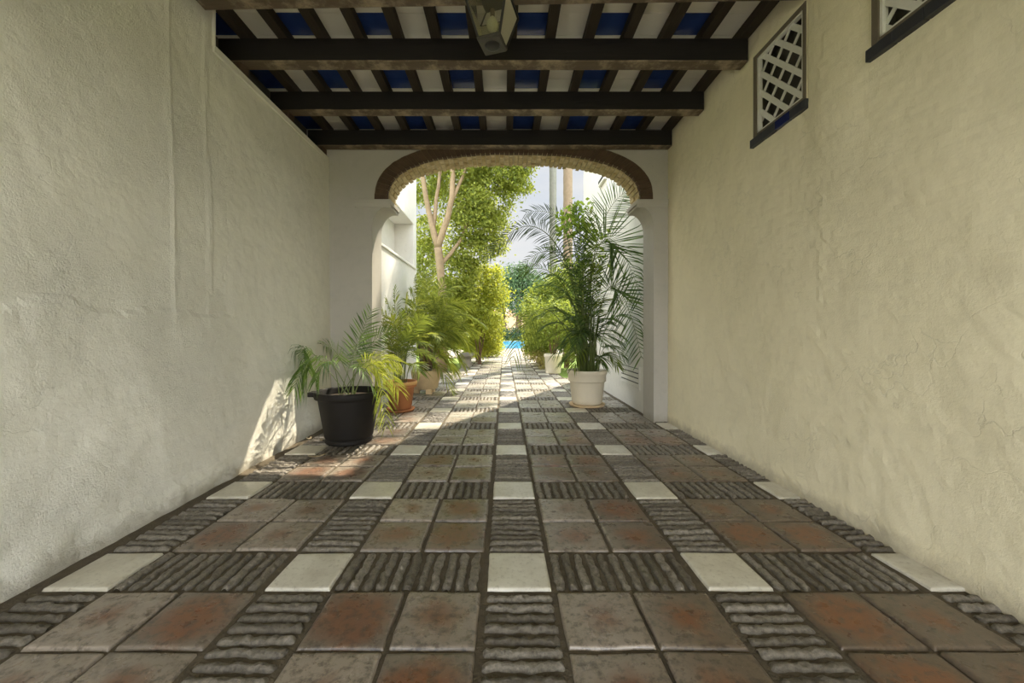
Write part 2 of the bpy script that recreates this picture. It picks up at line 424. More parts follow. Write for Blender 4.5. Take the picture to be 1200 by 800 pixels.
mb = MB(); mb.box((XL-.5, Y0-.35, 2.9), (XR+.42, Y0, 4.1))  # unseen lintel added to keep rear sky light off the upper walls
tag(mb.build('wall_front_shade', M['plaster_right']), 'added unseen lintel behind the viewer, shading the upper walls', 'wall', kind='structure')

for k, (a, b, c, e) in enumerate(WINS):
    w = empty('window_%d' % (k+1), (XR, (a+b)/2, c), ('whole lattice window high on the right wall, next to the beam end',
              'lattice window nearest the viewer, high on the right wall, mostly out of view')[k], 'window', kind='structure')
    oy = (a+b)/2
    fr = MB()
    for p, q in (((-.012, a-oy, 0), (.05, a-oy+.03, e-c)), ((-.012, b-oy-.045, 0), (.05, b-oy, e-c)), ((-.012, a-oy+.03, e-c-.035), (.05, b-oy-.045, e-c)), ((-.012, a-oy+.03, 0), (.05, b-oy-.045, .03))): fr.box(p, q)
    fr.build('window_frame', M['frame_brown'], w, bevel=.003)
    W, Hh = b-a-.085, e-c-.07; la = MB(); ya, za = a-oy+.035, .033
    for sgn, x0 in ((1, .012), (-1, .020)):
        s = .0
        for n in range(-12, 20):
            c0 = n*(.162 if sgn > 0 else .20)
            # centre line  z = sgn*y + c0  clipped to the opening
            pts = []
            for off in ((-.029, .029) if sgn > 0 else (-.017, .017)):
                cc = c0+off; y_lo, y_hi = (max(0, -cc), min(W, Hh-cc)) if sgn > 0 else (max(0, cc-Hh), min(W, cc))
                if y_hi-y_lo < .01: break
                pts.append(((y_lo, sgn*y_lo+cc), (y_hi, sgn*y_hi+cc)))
            if len(pts) < 2: continue
            (p0, p1), (q0, q1) = pts
            ring = [(x0, ya+p[0], za+p[1]) for p in (p0, p1, q1, q0)]
            la.prism(ring, (.0085, 0, 0))
    la.build('lattice', M['lattice'], w)
    bd = MB(); bd.box((-.004, ya-.008, za-.008), (.03, ya+W+.008, za+.012)); bd.box((-.004, ya-.008, za+Hh-.012), (.03, ya+W+.008, za+Hh+.008))
    bd.box((-.004, ya-.008, za), (.03, ya+.012, za+Hh)); bd.box((-.004, ya+W-.012, za), (.03, ya+W+.008, za+Hh)); bd.build('lattice_border', M['lattice'], w)
    si = MB(); n = 4
    for q in range(n):
        y0 = a-oy-.02+(b-a+.04)*q/n; si.box((-.03, y0+.001, -.07), (.03, y0+(b-a+.04)/n-.001, 0), 1 if q == 1 and k == 0 else 0)
    si.build('sill', [M['sill_dark'], M['sill_blue']], w, bevel=.004)

# ------------------------------------------------------------------ arch wall
AXL, AXR, ZS, ZK = -1.55, 1.80, 2.94, 3.55      # brick arch: springing points, springing and crown heights
PLX, PRX = -1.753, 1.98                          # inner faces of the two piers
NA = 62
def arch(t, off=0.):
    """t 0..1 over the arch, left to right; off pushes outward"""
    a = math.pi*(1-t); c, s = math.cos(a), math.sin(a); n = 2/2.55
    A, B = (AXR-AXL)/2+off, ZK-ZS+off
    return ((AXL+AXR)/2+A*math.copysign(abs(c)**n, c), ZS+B*max(0, s)**n)
# equal steps of arc
raw = [arch(i/2000) for i in range(2001)]; L = [0]
for p, q in zip(raw, raw[1:]): L.append(L[-1]+math.dist(p, q))
def arch_s(u):
    i = int(np.searchsorted(L, u*L[-1])); return min(1, i/2000)
TS = [arch_s(i/NA) for i in range(NA+1)]
OFF = .17
def corbel(xa, xb, za, zb, n=10):                # quarter-round bracket from the pier out under the impost
    return [(xb+(xa-xb)*math.cos(a), za+(zb-za)*math.sin(a)) for a in [math.pi/2*i/n for i in range(n+1)]]
left = [(PLX, -.03)]+corbel(PLX, AXL, 2.57, 2.85)+[(AXL, ZS)]
right = [(PRX, -.03)]+corbel(PRX, AXR, 2.57, 2.85)+[(AXR, ZS)]
prof = left+[arch(t, OFF) for t in TS]+right[::-1]
poly = prof+[(2.6, -.03), (2.6, 4.4), (-2.85, 4.4), (-2.85, -.03)]
tri = tessellate_polygon([[Vector((x, z, 0)) for x, z in poly]])
mb = MB(); n = len(poly)
def fixed(t, back):
    a, b, c = (Vector((poly[i][0], poly[i][1], 0)) for i in t); up = (b-a).cross(c-a).z > 0
    t = t if up else t[::-1]; return t[::-1] if back else t
mb.add([(x, YE, z) for x, z in poly], [fixed(t, False) for t in tri]); mb.add([(x, YB, z) for x, z in poly], [fixed(t, True) for t in tri])
mb.add([(x, YE, z) for x, z in prof]+[(x, YB, z) for x, z in prof], [(i, i+len(prof), i+1+len(prof), i+1) for i in range(len(prof)-1)])
o = mb.build('wall_back', M['plaster_end'])
tag(o, 'end wall of the passage with the wide arched opening to the garden', 'wall', kind='structure')

mb = MB(); 
for i in range(NA):
    t0, t1 = TS[i], TS[i+1]; dt = (t1-t0)*.10; jit = lambda s: random.uniform(-s, s)
    a, b = t0+dt, t1-dt
    r0, r1 = jit(.005), OFF-.006+jit(.009)
    jx = jit(.007); a, b = t0+dt*.5, t1-dt*.5; P = [arch(a, r0), arch(b, r0), arch(b, r1), arch(a, r1)]
    mb.prism([(x, YE-.014+jx, z) for x, z in P][::-1], (0, .055, 0), 0)             # dark front course
    edge = [YE+.048, YE+.17, YE+.29, YB+.01] if i % 2 else [YE+.048, YE+.11, YE+.23, YE+.35, YB+.01]
    a, b = t0+dt, t1-dt
    for y0, y1 in zip(edge, edge[1:]):
        r0 = jit(.014)-.004; Q = [arch(a, r0), arch(b, r0), arch(b, .1), arch(a, .1)]
        mb.prism([(x, y0+.005, z) for x, z in Q][::-1], (0, y1-y0-.010, 0), 1)             # tan soffit bricks
core = [arch(t, .014) for t in TS]+[arch(t, OFF) for t in TS[::-1]]
k = len(core)
mb.add([(x, YE-.006, z) for x, z in core]+[(x, YB-.004, z) for x, z in core],
       [(i, i+1, k-2-i, k-1-i) for i in range(NA)]+[(k+i, k+k-1-i, k+k-2-i, k+i+1) for i in range(NA)], 2)
mb.add([(x, YE-.006, z) for x, z in core[:NA+1]]+[(x, YB-.004, z) for x, z in core[:NA+1]], [(i, i+NA+1, i+NA+2, i+1) for i in range(NA)], 3)
o = mb.build('trim_1', [M['brick_dark'], M['brick_tan'], M['mortar_dark'], M['mortar']], bevel=.004)
tag(o, 'brick arch ring with dark front course and tan soffit bricks', 'arch', kind='structure')
for nm, x0, x1, lab in (('trim_2', -1.98, AXL+.05, 'white impost moulding under the left foot of the brick arch'), ('trim_3', AXR-.05, XR-.005, 'white impost moulding under the right foot of the brick arch')):
    mb = MB()
    pf = [(0, 2.835), (.016, 2.835), (.022, 2.86), (.034, 2.885), (.036, 2.94), (0, 2.94)]
    ring = [(x0, YE-d, z) for d, z in pf]; mb.prism(ring, (x1-x0, 0, 0))
    xi0, xi1 = (AXL-.12, AXL+.05) if x0 < 0 else (AXR-.05, AXR+.12)
    mb.box((xi0, YE-.0, 2.885), (xi1, YB+.03, 2.94)); mb.box((xi0+.018, YE, 2.85), (xi1-.018, YB+.02, 2.885))
    tag(mb.build(nm, M['plaster_end'], bevel=.006), lab, 'moulding', kind='structure')

# ------------------------------------------------------------------ roof: beams, rafters, tiles
RX = [.068-.338*k for k in range(7, 0, -1)]+[.068]+[.068+.342*k for k in range(1, 7)]
RX = [x for x in RX if x < 2.13]
YBEAM = [2.86, 3.585, 4.365, 5.185]
beam_labels = ['nearest dark ceiling beam, just behind the lantern at the top edge', 'dark ceiling beam second from the viewer, its right end beside the lattice window',
               'dark ceiling beam second from the arch wall', 'dark ceiling beam lying directly against the arch wall']
for k, yb in enumerate(YBEAM):
    x0, x1 = XL-.22 if k else XL+.08, XR-.012
    t = empty('ceiling_beam', ((x0+x1)/2, yb, ZB), beam_labels[k], 'beam', rz=-.02 if k == 0 else 0)
    hw, hl = .066, (x1-x0)/2; mb = MB(); n = 60; V = []; Fc = []
    sec = [(-hw, .008), (-hw+.01, 0), (hw-.01, 0), (hw, .008), (hw, ZT-ZB), (-hw, ZT-ZB)]
    for i in range(n+1):
        x = -hl+2*hl*i/n
        for q, (y, z) in enumerate(sec):
            e = .006*fbm(x*3+k*7, q*3.3, k) if q in (0, 1, 2, 3) else 0
            V.append((x, y+e*.6, max(0, z+(e if q < 4 else 0)))) 
    for i in range(n):
        for q in range(6):
            mb.add([], [])
            Fc.append((i*6+q, (i+1)*6+q, (i+1)*6+(q+1) % 6, i*6+(q+1) % 6))
    mb.add(V, Fc+[(5,4,3,2,1,0)[::-1], tuple(n*6+q for q in range(6))[::-1]])
    mb.M = [(1 if i % 6 in (0, 1, 2) else 0) if i < n*6 else 0 for i in range(len(mb.F))]
    mb.build('timber', [M['beam'], M['beam_under']], t)
    if k:
        eb = MB(); eb.box((-hl, -.06, -.088), (-hl+.19, .06, -.001)); eb.build('end_brick', M['brick_dark'], t, bevel=.006)
ordn = ['first', 'second', 'third', 'fourth', 'fifth', 'sixth', 'seventh']
for i, x in enumerate(RX):
    n = len(RX); 
    lab = 'slim dark roof rafter, %s counted from the %s wall' % ((ordn[i], 'left') if i < 7 else (ordn[n-1-i], 'right'))
    mb = MB(); m = 30; V = []; Fc = []; w = .042
    for q in range(m+1):
        y = Y0+(YE-.01-Y0)*q/m; j = .004*fbm(y*2, i*5)
        V += [(-w+j, y, 0), (w+j, y, 0), (w+j, y, ZC-ZT-.002), (-w+j, y, ZC-ZT-.002)]
    for q in range(m):
        for c in range(4): Fc.append((q*4+c, q*4+(c+1) % 4, (q+1)*4+(c+1) % 4, (q+1)*4+c))
    mb.add(V, Fc+[(3,2,1,0), tuple(m*4+c for c in range(4))])
    o = mb.build('roof_rafter', M['rafter']); o.location = (x, 0, ZT+.001)
    tag(o, lab, 'rafter', 'slim rafters over the beams')
# tiles laid across from rafter to rafter; white and blue bays by turns, white courses over the beams in the blue bays
mb = MB(); xs = [XL-.31]+RX+[XR-.005]
blue_first = None
for i in range(len(xs)-1):
    x0, x1 = xs[i]+(.0 if i else 0), xs[i+1]
    mid = (x0+x1)/2; blue = (round((mid-(.068+.17))/.34) % 2 == 0)
    y = Y0
    BLUE = [(3.345, 3.60), (4.06, 4.385), (4.86, YE)]
    cuts = sorted(set([Y0, YE]+[v for q in BLUE for v in q]))
    for a, b in zip(cuts, cuts[1:]):
        white_course = not any(p-.01 < (a+b)/2 < q+.01 for p, q in BLUE)
        n = max(1, round((b-a)/.21))
        for q in range(n):
            p0, p1 = a+(b-a)*q/n, a+(b-a)*(q+1)/n; z = ZC+random.uniform(0, .004)
            mb.box((x0+.002, p0+.0025, z), (x1-.002, p1-.0025, z+.03), 0 if (not blue or white_course) else 1)
mb.box((XL-.6, Y0, ZC+.035), (XR+.45, YE, ZC+.2), 2)
tag(mb.build('ceiling', [M['roof_white'], M['roof_blue'], M['roof_back']]), 'roof of white and cobalt blue tile bays seen between the rafters', 'ceiling', kind='structure')

# ------------------------------------------------------------------ lantern
lt = empty('hanging_lantern', (-.085, 2.84, 3.235), 'black iron lantern with glass panes hanging from the nearest beam', 'lantern', rz=math.radians(-17))
mb = MB(); r = .082
mb.box((-r, -r, 0), (r, r, .014)); mb.box((-r-.006, -r-.006, .012), (r+.006, r+.006, .022))
mb.build('base_plate', M['worn_iron'], lt, bevel=.003)
mb = MB(); mb.lathe([(.0, -.012), (.03, -.012), (.052, -.004), (.055, 0), (0, 0)], 28); mb.build('base_boss', M['iron'], lt, True)
b0, b1, z0, z1 = .078, .15, .02, .275
mb = MB(); sq = [(-1,-1),(1,-1),(1,1),(-1,1)]
for sx, sy in sq: mb.tube([(sx*b0, sy*b0, z0), (sx*b1, sy*b1, z1)], .010, 4)
for i in range(4):
    a, b = sq[i], sq[(i+1) % 4]
    mb.tube([(a[0]*b1, a[1]*b1, z1), (b[0]*b1, b[1]*b1, z1)], .009, 4); mb.tube([(a[0]*b0, a[1]*b0, z0+.004), (b[0]*b0, b[1]*b0, z0+.004)], .007, 4)
mb.build('frame', M['iron'], lt)
for i in range(4):
    a, b = Vector((*sq[i], 0)), Vector((*sq[(i+1) % 4], 0)); P = MB(); e = .96
    mid = (a+b)*.5; qs = [(a, b0, z0), (b, b0, z0), (b, b1, z1), (a, b1, z1)]
    ring = [Vector((v.x*s*e, v.y*s*e, z)) for v, s, z in qs]
    P.prism(ring, -mid.normalized()*.002); P.build('pane', M['glass' if i == 0 else 'bright_pane'], lt)
mb = MB(); cz = z1+.035; ring0 = [(sx*.075, sy*.075, cz) for sx, sy in sq]; ring1 = [(sx*.025, sy*.025, cz+.035) for sx, sy in sq]
mb.add(ring0+ring1, [(0,3,2,1), (4,5,6,7)]+[(i, (i+1) % 4, 4+(i+1) % 4, 4+i) for i in range(4)])
for sx, sy in sq: mb.tube([(sx*b1, sy*b1, z1), (sx*.07, sy*.07, cz+.006)], .007, 4)
mb.build('cap', M['iron'], lt)
mb = MB(); mb.tube([(0,0,z1+.06), (0,0,.354)], .008, 8); mb.build('hanging_rod', M['iron'], lt)
mb = MB(); mb.lathe([(0, .26), (.016, .26), (.016, .205), (.0, .205)], 16); sk = mb.build('socket', M['frame_brown'], lt, True)
mb = MB(); mb.lathe([(.0, .105), (.018, .108), (.034, .121), (.041, .143), (.038, .168), (.025, .192), (.016, .206), (0, .206)], 24); mb.build('bulb', M['bulb'], lt, True)

# ------------------------------------------------------------------ plants
def bez(a, m, b, t):
    p1 = m*2-(a+b)*.5; return a*(1-t)**2+p1*2*t*(1-t)+b*t*t
def frond(name, a, m, b, mat, parent, org, n=26, ll=.34, w=.020, t0=.42, lift=.25, droop=.5, ang=(58, 28), stem=.007, seg=3, smat=None, nrm=(0, 0, 1), lim=None):
    """one feather leaf: a rachis through a, m, b with two rows of narrow leaflets"""
    a, m, b = Vector(a)-org, Vector(m)-org, Vector(b)-org
    V, Fc, Mi = [], [], []
    K = 14; pts = [bez(a, m, b, i/K) for i in range(K+1)]
    tb = MB(); tb.tube(pts, [stem*(1-.8*i/K) for i in range(K+1)], 5); V += tb.V; Fc += tb.F; Mi += [1]*len(tb.F)
    rx = Vector(nrm)
    for i in range(n):
        u = (i+.5)/n; t = t0+(1-t0)*u
        p = bez(a, m, b, t); d = (bez(a, m, b, min(1, t+.02))-bez(a, m, b, t-.02)).normalized()
        side = d.cross(rx)
        if side.length < .2: side = d.cross(Vector((.6, .8, 0)))
        side.normalize(); up = side.cross(d).normalized()
        l = ll*(.45+.55*math.sin(math.pi*min(1, .18+.80*u)))*random.uniform(.85, 1.1)
        an = math.radians(ang[0]+(ang[1]-ang[0])*u+random.uniform(-7, 7))
        for s in (-1, 1):
            q = (d*math.cos(an)+side*s*math.sin(an)+up*(lift+random.uniform(-.12, .12))).normalized()
            cr = q.cross(up).normalized()*w*.5*random.uniform(.8, 1.15); base = len(V); dr = droop*random.uniform(.7, 1.3)
            tw = up*random.uniform(-.35, .35)*w
            for k in range(seg+1):
                f = k/seg; c = p+q*(l*f)+Vector((0, 0, -1))*(dr*l*f*f)
                ww = (.35, 1., .8, 0)[k] if seg == 3 else math.sin(math.pi*(.15+.85*f))
                if k < seg: V += [c-cr*ww-tw*ww, c+cr*ww+tw*ww]
                else: V.append(c)
            for k in range(seg-1): Fc.append((base+2*k, base+2*k+1, base+2*k+3, base+2*k+2)); Mi.append(0)
            Fc.append((base+2*seg-2, base+2*seg-1, base+2*seg)); Mi.append(0)
    if lim:                                        # leaves brush against the walls, they do not enter them
        W = []
        for v in V:
            x, y, z = v[0]+org.x, v[1]+org.y, v[2]+org.z; x, y, z = lim(x, y, z); W.append((x-org.x, y-org.y, max(z, .012)-org.z))
        V = W
    mesh_obj(name, V, Fc, [mat, smat or M['cane']], parent, Mi, False)

def lim_left(x, y, z):                             # room left of the path, inside and outside the arch
    if y < YE: return max(x, XL+.03+.05*(1-min(1, z))), min(y, YE-.03) if x < PLX+.02 else y, z
    return max(x, (-1.98 if y > YB+.02 else PLX+.02)), y, z
def lim_right(x, y, z):
    if x > 1.72: y = max(y, YB+.05)
    return min(x, 2.035), y, z

def leaves(P, N, size, asp=.5, fold=.25):
    """leaf blades: centres P, facings N -> vertex array, faces"""
    k = len(P); T = rng.normal(size=(k, 3)); T -= (T*N).sum(1, keepdims=True)*N; T /= np.linalg.norm(T, axis=1, keepdims=True)+1e-9
    B = np.cross(N, T); s = size*rng.uniform(.7, 1.25, (k, 1))
    V = np.stack([P-T*s*.5, P+B*s*asp*.5-N*s*fold*.2+T*s*.05, P+T*s*.5-N*s*fold*.3, P-B*s*asp*.5-N*s*fold*.2+T*s*.05], 1).reshape(-1, 3)
    i = np.arange(k)[:, None]*4
    Fc = np.concatenate([i+np.array([[0, 1, 2]]), i+np.array([[0, 2, 3]])], 0)
    return V, Fc
def blob_points(blobs, n, cl=26, cr=.22):
    """clustered leaf positions in the outer part of a set of ellipsoids (centre, radii)"""
    vol = np.array([max(r)*sorted(r)[1] for c, r in blobs]); vol = vol/vol.sum(); P, N = [], []
    for (c, r), f in zip(blobs, vol):
        k = max(3, int(n*f/cl)); d = rng.normal(size=(k, 3)); d /= np.linalg.norm(d, axis=1, keepdims=True)
        rad = rng.uniform(.45, 1., (k, 1))**.6; cc = np.array(c)+d*rad*np.array(r)
        o = rng.normal(size=(k, cl, 3))*cr*np.array([1, 1, .7]); p = (cc[:, None]+o).reshape(-1, 3)
        nn = (d[:, None]*.6+np.array([0, 0, .5])+rng.normal(size=(k, cl, 3))*.75).reshape(-1, 3)
        P.append(p); N.append(nn/np.linalg.norm(nn, axis=1, keepdims=True))
    return np.concatenate(P), np.concatenate(N)
def foliage(name, blobs, n, size, mat, parent, org, asp=.5, cl=26, cr=.22, zmin=.02, keep=None):
    P, N = blob_points(blobs, n, cl, cr); k = P[:, 2] > zmin
    if keep is not None: k &= keep(P)
    P, N = P[k], N[k]; V, Fc = leaves(P, N, size, asp); V[:, 2] = np.maximum(V[:, 2], .01)
    me = bpy.data.meshes.new(name); V = (V-np.array(org)).astype(np.float32)
    me.vertices.add(len(V)); me.vertices.foreach_set('co', V.ravel())
    me.loops.add(len(Fc)*3); me.loops.foreach_set('vertex_index', Fc.ravel().astype(np.int32))
    me.polygons.add(len(Fc)); me.polygons.foreach_set('loop_start', np.arange(0, len(Fc)*3, 3, dtype=np.int32))
    me.materials.append(mat); me.update(calc_edges=True); me.validate()
    o = bpy.data.objects.new(name, me); C.objects.link(o); o.parent = parent
    return o

def pot_soil(t, r, z): 
    mb = MB(); mb.lathe([(0, z+.012), (r*.6, z+.008), (r, z), (r, z-.03), (0, z-.03)], 28); mb.build('soil', M['soil'], t, True)

# --- black pot by the left wall
org = Vector((-1.70, 4.36, 0))
t = empty('potted_palm', org, 'sparse palm in a round black plastic pot against the left wall', 'potted plant')
mb = MB()
mb.lathe([(0, .0), (.235, .0), (.245, .012), (.245, .04), (.235, .05), (.252, .07), (.315, .46), (.318, .475), (.348, .48), (.356, .5), (.356, .545), (.345, .556), (.325, .556), (.318, .54), (.30, .46), (.24, .06), (0, .05)], 56)
for a in (0.15, 3.29):                           # two grips under the rim
    mb.box((math.cos(a)*.365-.045, math.sin(a)*.365-.06, .495), (math.cos(a)*.365+.02, math.sin(a)*.365+.06, .545))
mb.build('pot', M['pot_black'], t, True, bevel=.004)
pot_soil(t, .305, .485)
B = lambda dx=0, dy=0: org+Vector((dx, dy, .485))
Y = 4.36
UP, SL = (0, .85, .5), (0, .45, .9)
fl_ = [((362, 410, Y), (325, 431, Y+.05), SL, .30, 22, .8), ((376, 418, Y-.1), (345, 455, Y-.2), SL, .28, 20, .9), ((388, 424, Y-.2), (370, 446, Y-.35), SL, .22, 16, .9), ((412, 422, Y), (435, 362, Y+.2), UP, .27, 22, .12), ((428, 412, Y+.2), (456, 388, Y+.5), UP, .24, 20, .2),
       ((428, 425, Y), (468, 424, Y+.1), UP, .27, 20, .6), ((438, 428, Y-.1), (453, 500, Y-.3), UP, .25, 22, .5), ((396, 416, Y+.25), (374, 404, Y+.45), UP, .24, 18, .35), ((416, 415, Y+.3), (424, 392, Y+.6), UP, .22, 18, .2), ((434, 428, Y+.15), (468, 458, Y+.25), UP, .27, 20, .5), ((418, 430, Y-.15), (440, 462, Y-.3), SL, .2, 14, .6)]
for i, (m, b, nm, ll, nl, dr) in enumerate(fl_):
    ly = i in (5, 6, 9)
    P2 = at(*b); P2.x = max(P2.x, -2.2)
    frond('frond', B(random.uniform(-.08, .08), random.uniform(-.08, .08)), at(*m), P2, M['palm_lime'] if ly else M['palm_black'], t, org, nl, ll, .0125, .40, .12, dr, (62, 34), .006, smat=M['cane'], nrm=nm, lim=lim_left)

# --- terracotta pot
org = Vector((-1.57, 6.02, 0))
t = empty('potted_palm', org, 'feathery palm in an orange terracotta pot on a saucer by the left pier', 'potted plant')
mb = MB(); mb.lathe([(0, .035), (.15, .035), (.16, .045), (.205, .36), (.235, .365), (.24, .375), (.24, .445), (.232, .452), (.212, .45), (.205, .40), (.15, .06), (0, .06)], 44); mb.build('pot', M['terracotta'], t, True)
mb = MB(); mb.lathe([(0, 0), (.19, 0), (.215, .04), (.205, .042), (.18, .015), (0, .015)], 44); mb.build('saucer', M['terracotta'], t, True)
mb = MB(); mb.lathe([(.241, .40), (.247, .405), (.247, .44), (.241, .447)], 44); mb.build('rim_band', M['terracotta_pale'], t, True)
pot_soil(t, .208, .41)
tips = [(452, 352), (462, 338), (476, 346), (492, 352), (500, 372), (512, 394), (506, 420), (448, 378), (444, 402), (452, 425), (486, 372), (470, 366), (458, 372), (498, 404), (447, 364), (480, 392), (462, 408), (492, 436)]
for px, py in tips:
    y = 6.02+random.uniform(-.3, .35); P2 = at(px, py, y); P2.x = max(-1.94, P2.x); p0 = org+Vector((random.uniform(-.09, .09), random.uniform(-.09, .09), .41))
    md = p0.lerp(P2, .5)+Vector((0, 0, .10+.28*(P2.xy-p0.xy).length)); md.x = p0.x+(P2.x-p0.x)*.36; md.y = p0.y+(P2.y-p0.y)*.36
    frond('frond', p0, md, P2, M['palm_mid'] if random.random() < .5 else M['palm_lime'], t, org, 22, .28, .0155, .40, .15, .4, nrm=random.choice(((0, 0, 1), (0, .7, .7), (.5, .6, .6))), lim=lim_left)

# --- cream footed pot
org = Vector((-1.52, 7.72, 0))
t = empty('potted_palm', org, 'bushy yellow-green palm in a low cream pot on block feet', 'potted plant')
mb = MB(); mb.lathe([(0, .09), (.2, .09), (.225, .11), (.275, .32), (.285, .37), (.285, .44), (.275, .455), (.255, .45), (.25, .40), (.2, .13), (0, .13)], 44); mb.build('pot', M['pot_cream'], t, True)
for k in range(3):
    a = -1.57+k*2.094+.5; f = MB(); f.box((math.cos(a)*.18-.055, math.sin(a)*.18-.055, 0), (math.cos(a)*.18+.055, math.sin(a)*.18+.055, .105)); f.build('foot', M['pot_cream'], t, bevel=.012)
pot_soil(t, .25, .41)
mb = MB()
for k in range(7):
    a = k*.9; mb.tube([(math.cos(a)*.07, math.sin(a)*.07, .40), (math.cos(a)*.10, math.sin(a)*.10, .7), (math.cos(a)*.12, math.sin(a)*.12, .95)], [.045, .035, .02], 8)
mb.build('stem', M['bark_dark'], t, True)
tips = [(472, 340), (486, 326), (500, 322), (514, 330), (528, 342), (540, 356), (552, 372), (560, 392), (556, 412), (545, 428), (532, 462), (470, 366), (466, 392), (474, 416), (512, 362), (498, 350), (520, 384), (536, 400), (525, 420), (484, 370), (508, 404), (540, 378), (490, 398), (478, 352), (548, 402), (518, 350), (505, 440), (534, 436), (566, 380), (552, 358), (536, 336), (522, 326), (508, 318), (490, 316), (528, 372), (546, 390), (516, 396), (500, 372)]
for i, (px, py) in enumerate(tips):
    y = 7.7+random.uniform(-.6, .6); P2 = at(px, py, y); P2.x = max(-1.94, P2.x); p0 = org+Vector((random.uniform(-.1, .1), random.uniform(-.1, .1), .41))
    md = p0.lerp(P2, .5)+Vector((0, 0, .16+.34*(P2.xy-p0.xy).length)); md.x = p0.x+(P2.x-p0.x)*.4; md.y = p0.y+(P2.y-p0.y)*.4
    frond('frond', p0, md, P2, M['palm_lime'] if random.random() < .75 else M['palm_mid'], t, org, 26, .36, .019, .36, .15, .45, nrm=random.choice(((0, 0, 1), (0, .7, .7), (.5, .6, .6))), lim=lim_left)

# --- tall palm in the white pot
org = Vector((1.34, 6.45, 0))
t = empty('potted_palm', org, 'tall dark palm with long arching fronds in a large white pot', 'potted plant')
mb = MB(); mb.lathe([(0, .03), (.21, .03), (.235, .05), (.245, .1), (.275, .38), (.285, .40), (.30, .40), (.303, .41), (.303, .50), (.312, .51), (.32, .53), (.318, .565), (.305, .578), (.285, .575), (.275, .50), (.22, .07), (0, .06)], 56); mb.build('pot', M['pot_white'], t, True)
mb = MB(); mb.lathe([(0, 0), (.27, 0), (.29, .035), (.283, .04), (.26, .016), (0, .016)], 56); mb.build('saucer', M['pot_cream'], t, True)
pot_soil(t, .277, .52)
big = [((672, 330, 6.35), (628, 266, 6.2), (571, 301, 6.0), 'frond_backlit', .31, (0, .5, .86), .22, 46, .014, .12), ((680, 330, 6.45), (662, 262, 6.5), (616, 249, 6.6), 'frond_backlit', .30, (0, .6, .8), .3, 32, .014, .2), (None, (704, 285, 6.0), (752, 350, 5.8), 'palm_dark', .66, (.15, 1, .1), .05, 40, .018, .42),
       (None, (716, 335, 5.95), (752, 420, 5.8), 'palm_dark', .50, (.1, 1, .3), .15, 36, .017, .42), ((692, 340, 6.4), (706, 262, 6.25), (738, 222, 6.1), 'palm_dark', .42, (0, 1, .3), .1, 32, .015, .2), ((676, 370, 6.4), (650, 322, 6.3), (612, 318, 6.2), 'palm_dark', .32, (0, .6, .8), .35, 30, .014, .2),
       ((674, 345, 6.4), (648, 296, 6.3), (608, 316, 6.1), 'palm_dark', .30, (0, .6, .8), .3, 30, .014, .2), (None, (640, 362, 6.1), (601, 420, 5.9), 'palm_mid', .34, (0, .9, .4), .9, 13, .014, .66)]
cn = MB()
for st, m, b, mt, ll, nm, dr, nl, wl, tt in big:
    p0 = org+Vector((random.uniform(-.12, .12), random.uniform(-.12, .12), .52))
    if st:
        q = at(*st); d = (at(*m)-q).normalized(); cn.tube([p0-org, p0.lerp(q, .5)-org+Vector(((q.x-p0.x)*-.15, 0, 0)), q-org, q-org+d*.05], [.016, .014, .011, .010], 8); p0 = q
    frond('frond', p0, at(*m), at(*b), M[mt], t, org, nl, ll, wl, tt, .06, dr, (72, 42), .010, 3, None, nm, lim_right)
for k in range(9):
    a = k*.7; cn.tube([(math.cos(a)*.10, math.sin(a)*.10, .52), (math.cos(a)*.14, math.sin(a)*.14, 1.0), (math.cos(a)*.2, math.sin(a)*.2, 1.45+.1*(k % 4))], [.015, .013, .009], 8)
cn.build('canes', M['cane'], t, True)
tips = [(655, 252), (672, 240), (690, 248), (640, 290), (632, 335), (628, 372), (640, 400), (650, 415), (706, 330), (722, 352), (736, 372), (742, 398), (738, 420), (724, 430), (712, 405), (662, 310), (652, 350), (668, 372), (684, 330), (700, 366), (694, 396), (660, 398), (676, 404), (716, 380), (646, 322), (710, 300), (680, 285), (635, 385), (730, 405), (704, 425), (658, 425), (692, 350), (664, 345), (726, 378), (672, 430), (644, 362), (686, 300), (698, 312)]
for i, (px, py) in enumerate(tips):
    y = 6.45+random.uniform(-.5, .35); P2 = at(px, py, y); P2.x = min(P2.x, 1.98); aa, rr = random.uniform(0, 6.28), .20*math.sqrt(random.random()); p0 = org+Vector((rr*math.cos(aa), rr*math.sin(aa), .52))
    h = (P2.xy-p0.xy).length
    md = p0.lerp(P2, .5)+Vector((0, 0, .12+.38*h)); md.x = p0.x+(P2.x-p0.x)*.34; md.y = p0.y+(P2.y-p0.y)*.34
    frond('frond', p0, md, P2, M['palm_dark'] if random.random() < .72 else M['palm_mid'], t, org, 28, .31, .0145, .40, .2, .45, (55, 28), .006, lim=lim_right)
mb = MB(); P = []                                 # broad-leaved climber growing in the same pot
for px, py in ((668, 246), (684, 250), (676, 268), (694, 275), (690, 300), (672, 296), (700, 290), (662, 262), (686, 318), (678, 244)):
    q = at(px, py, 6.3+random.uniform(-.2, .2))-org; mb.tube([(random.uniform(-.08, .08), random.uniform(-.08, .08), .52), Vector((q.x*.35, q.y*.35, q.z*.55)), q], [.008, .006, .003], 5)
mb.build('climber_stem', M['cane'], t)
foliage('climber_leaves', [(at(px, py, 6.3), (.17, .2, .15)) for px, py in ((668, 250), (684, 254), (676, 272), (692, 282), (690, 306), (700, 298), (664, 268), (680, 246))], 420, .085, M['broad'], t, org, .75, 12, .09)

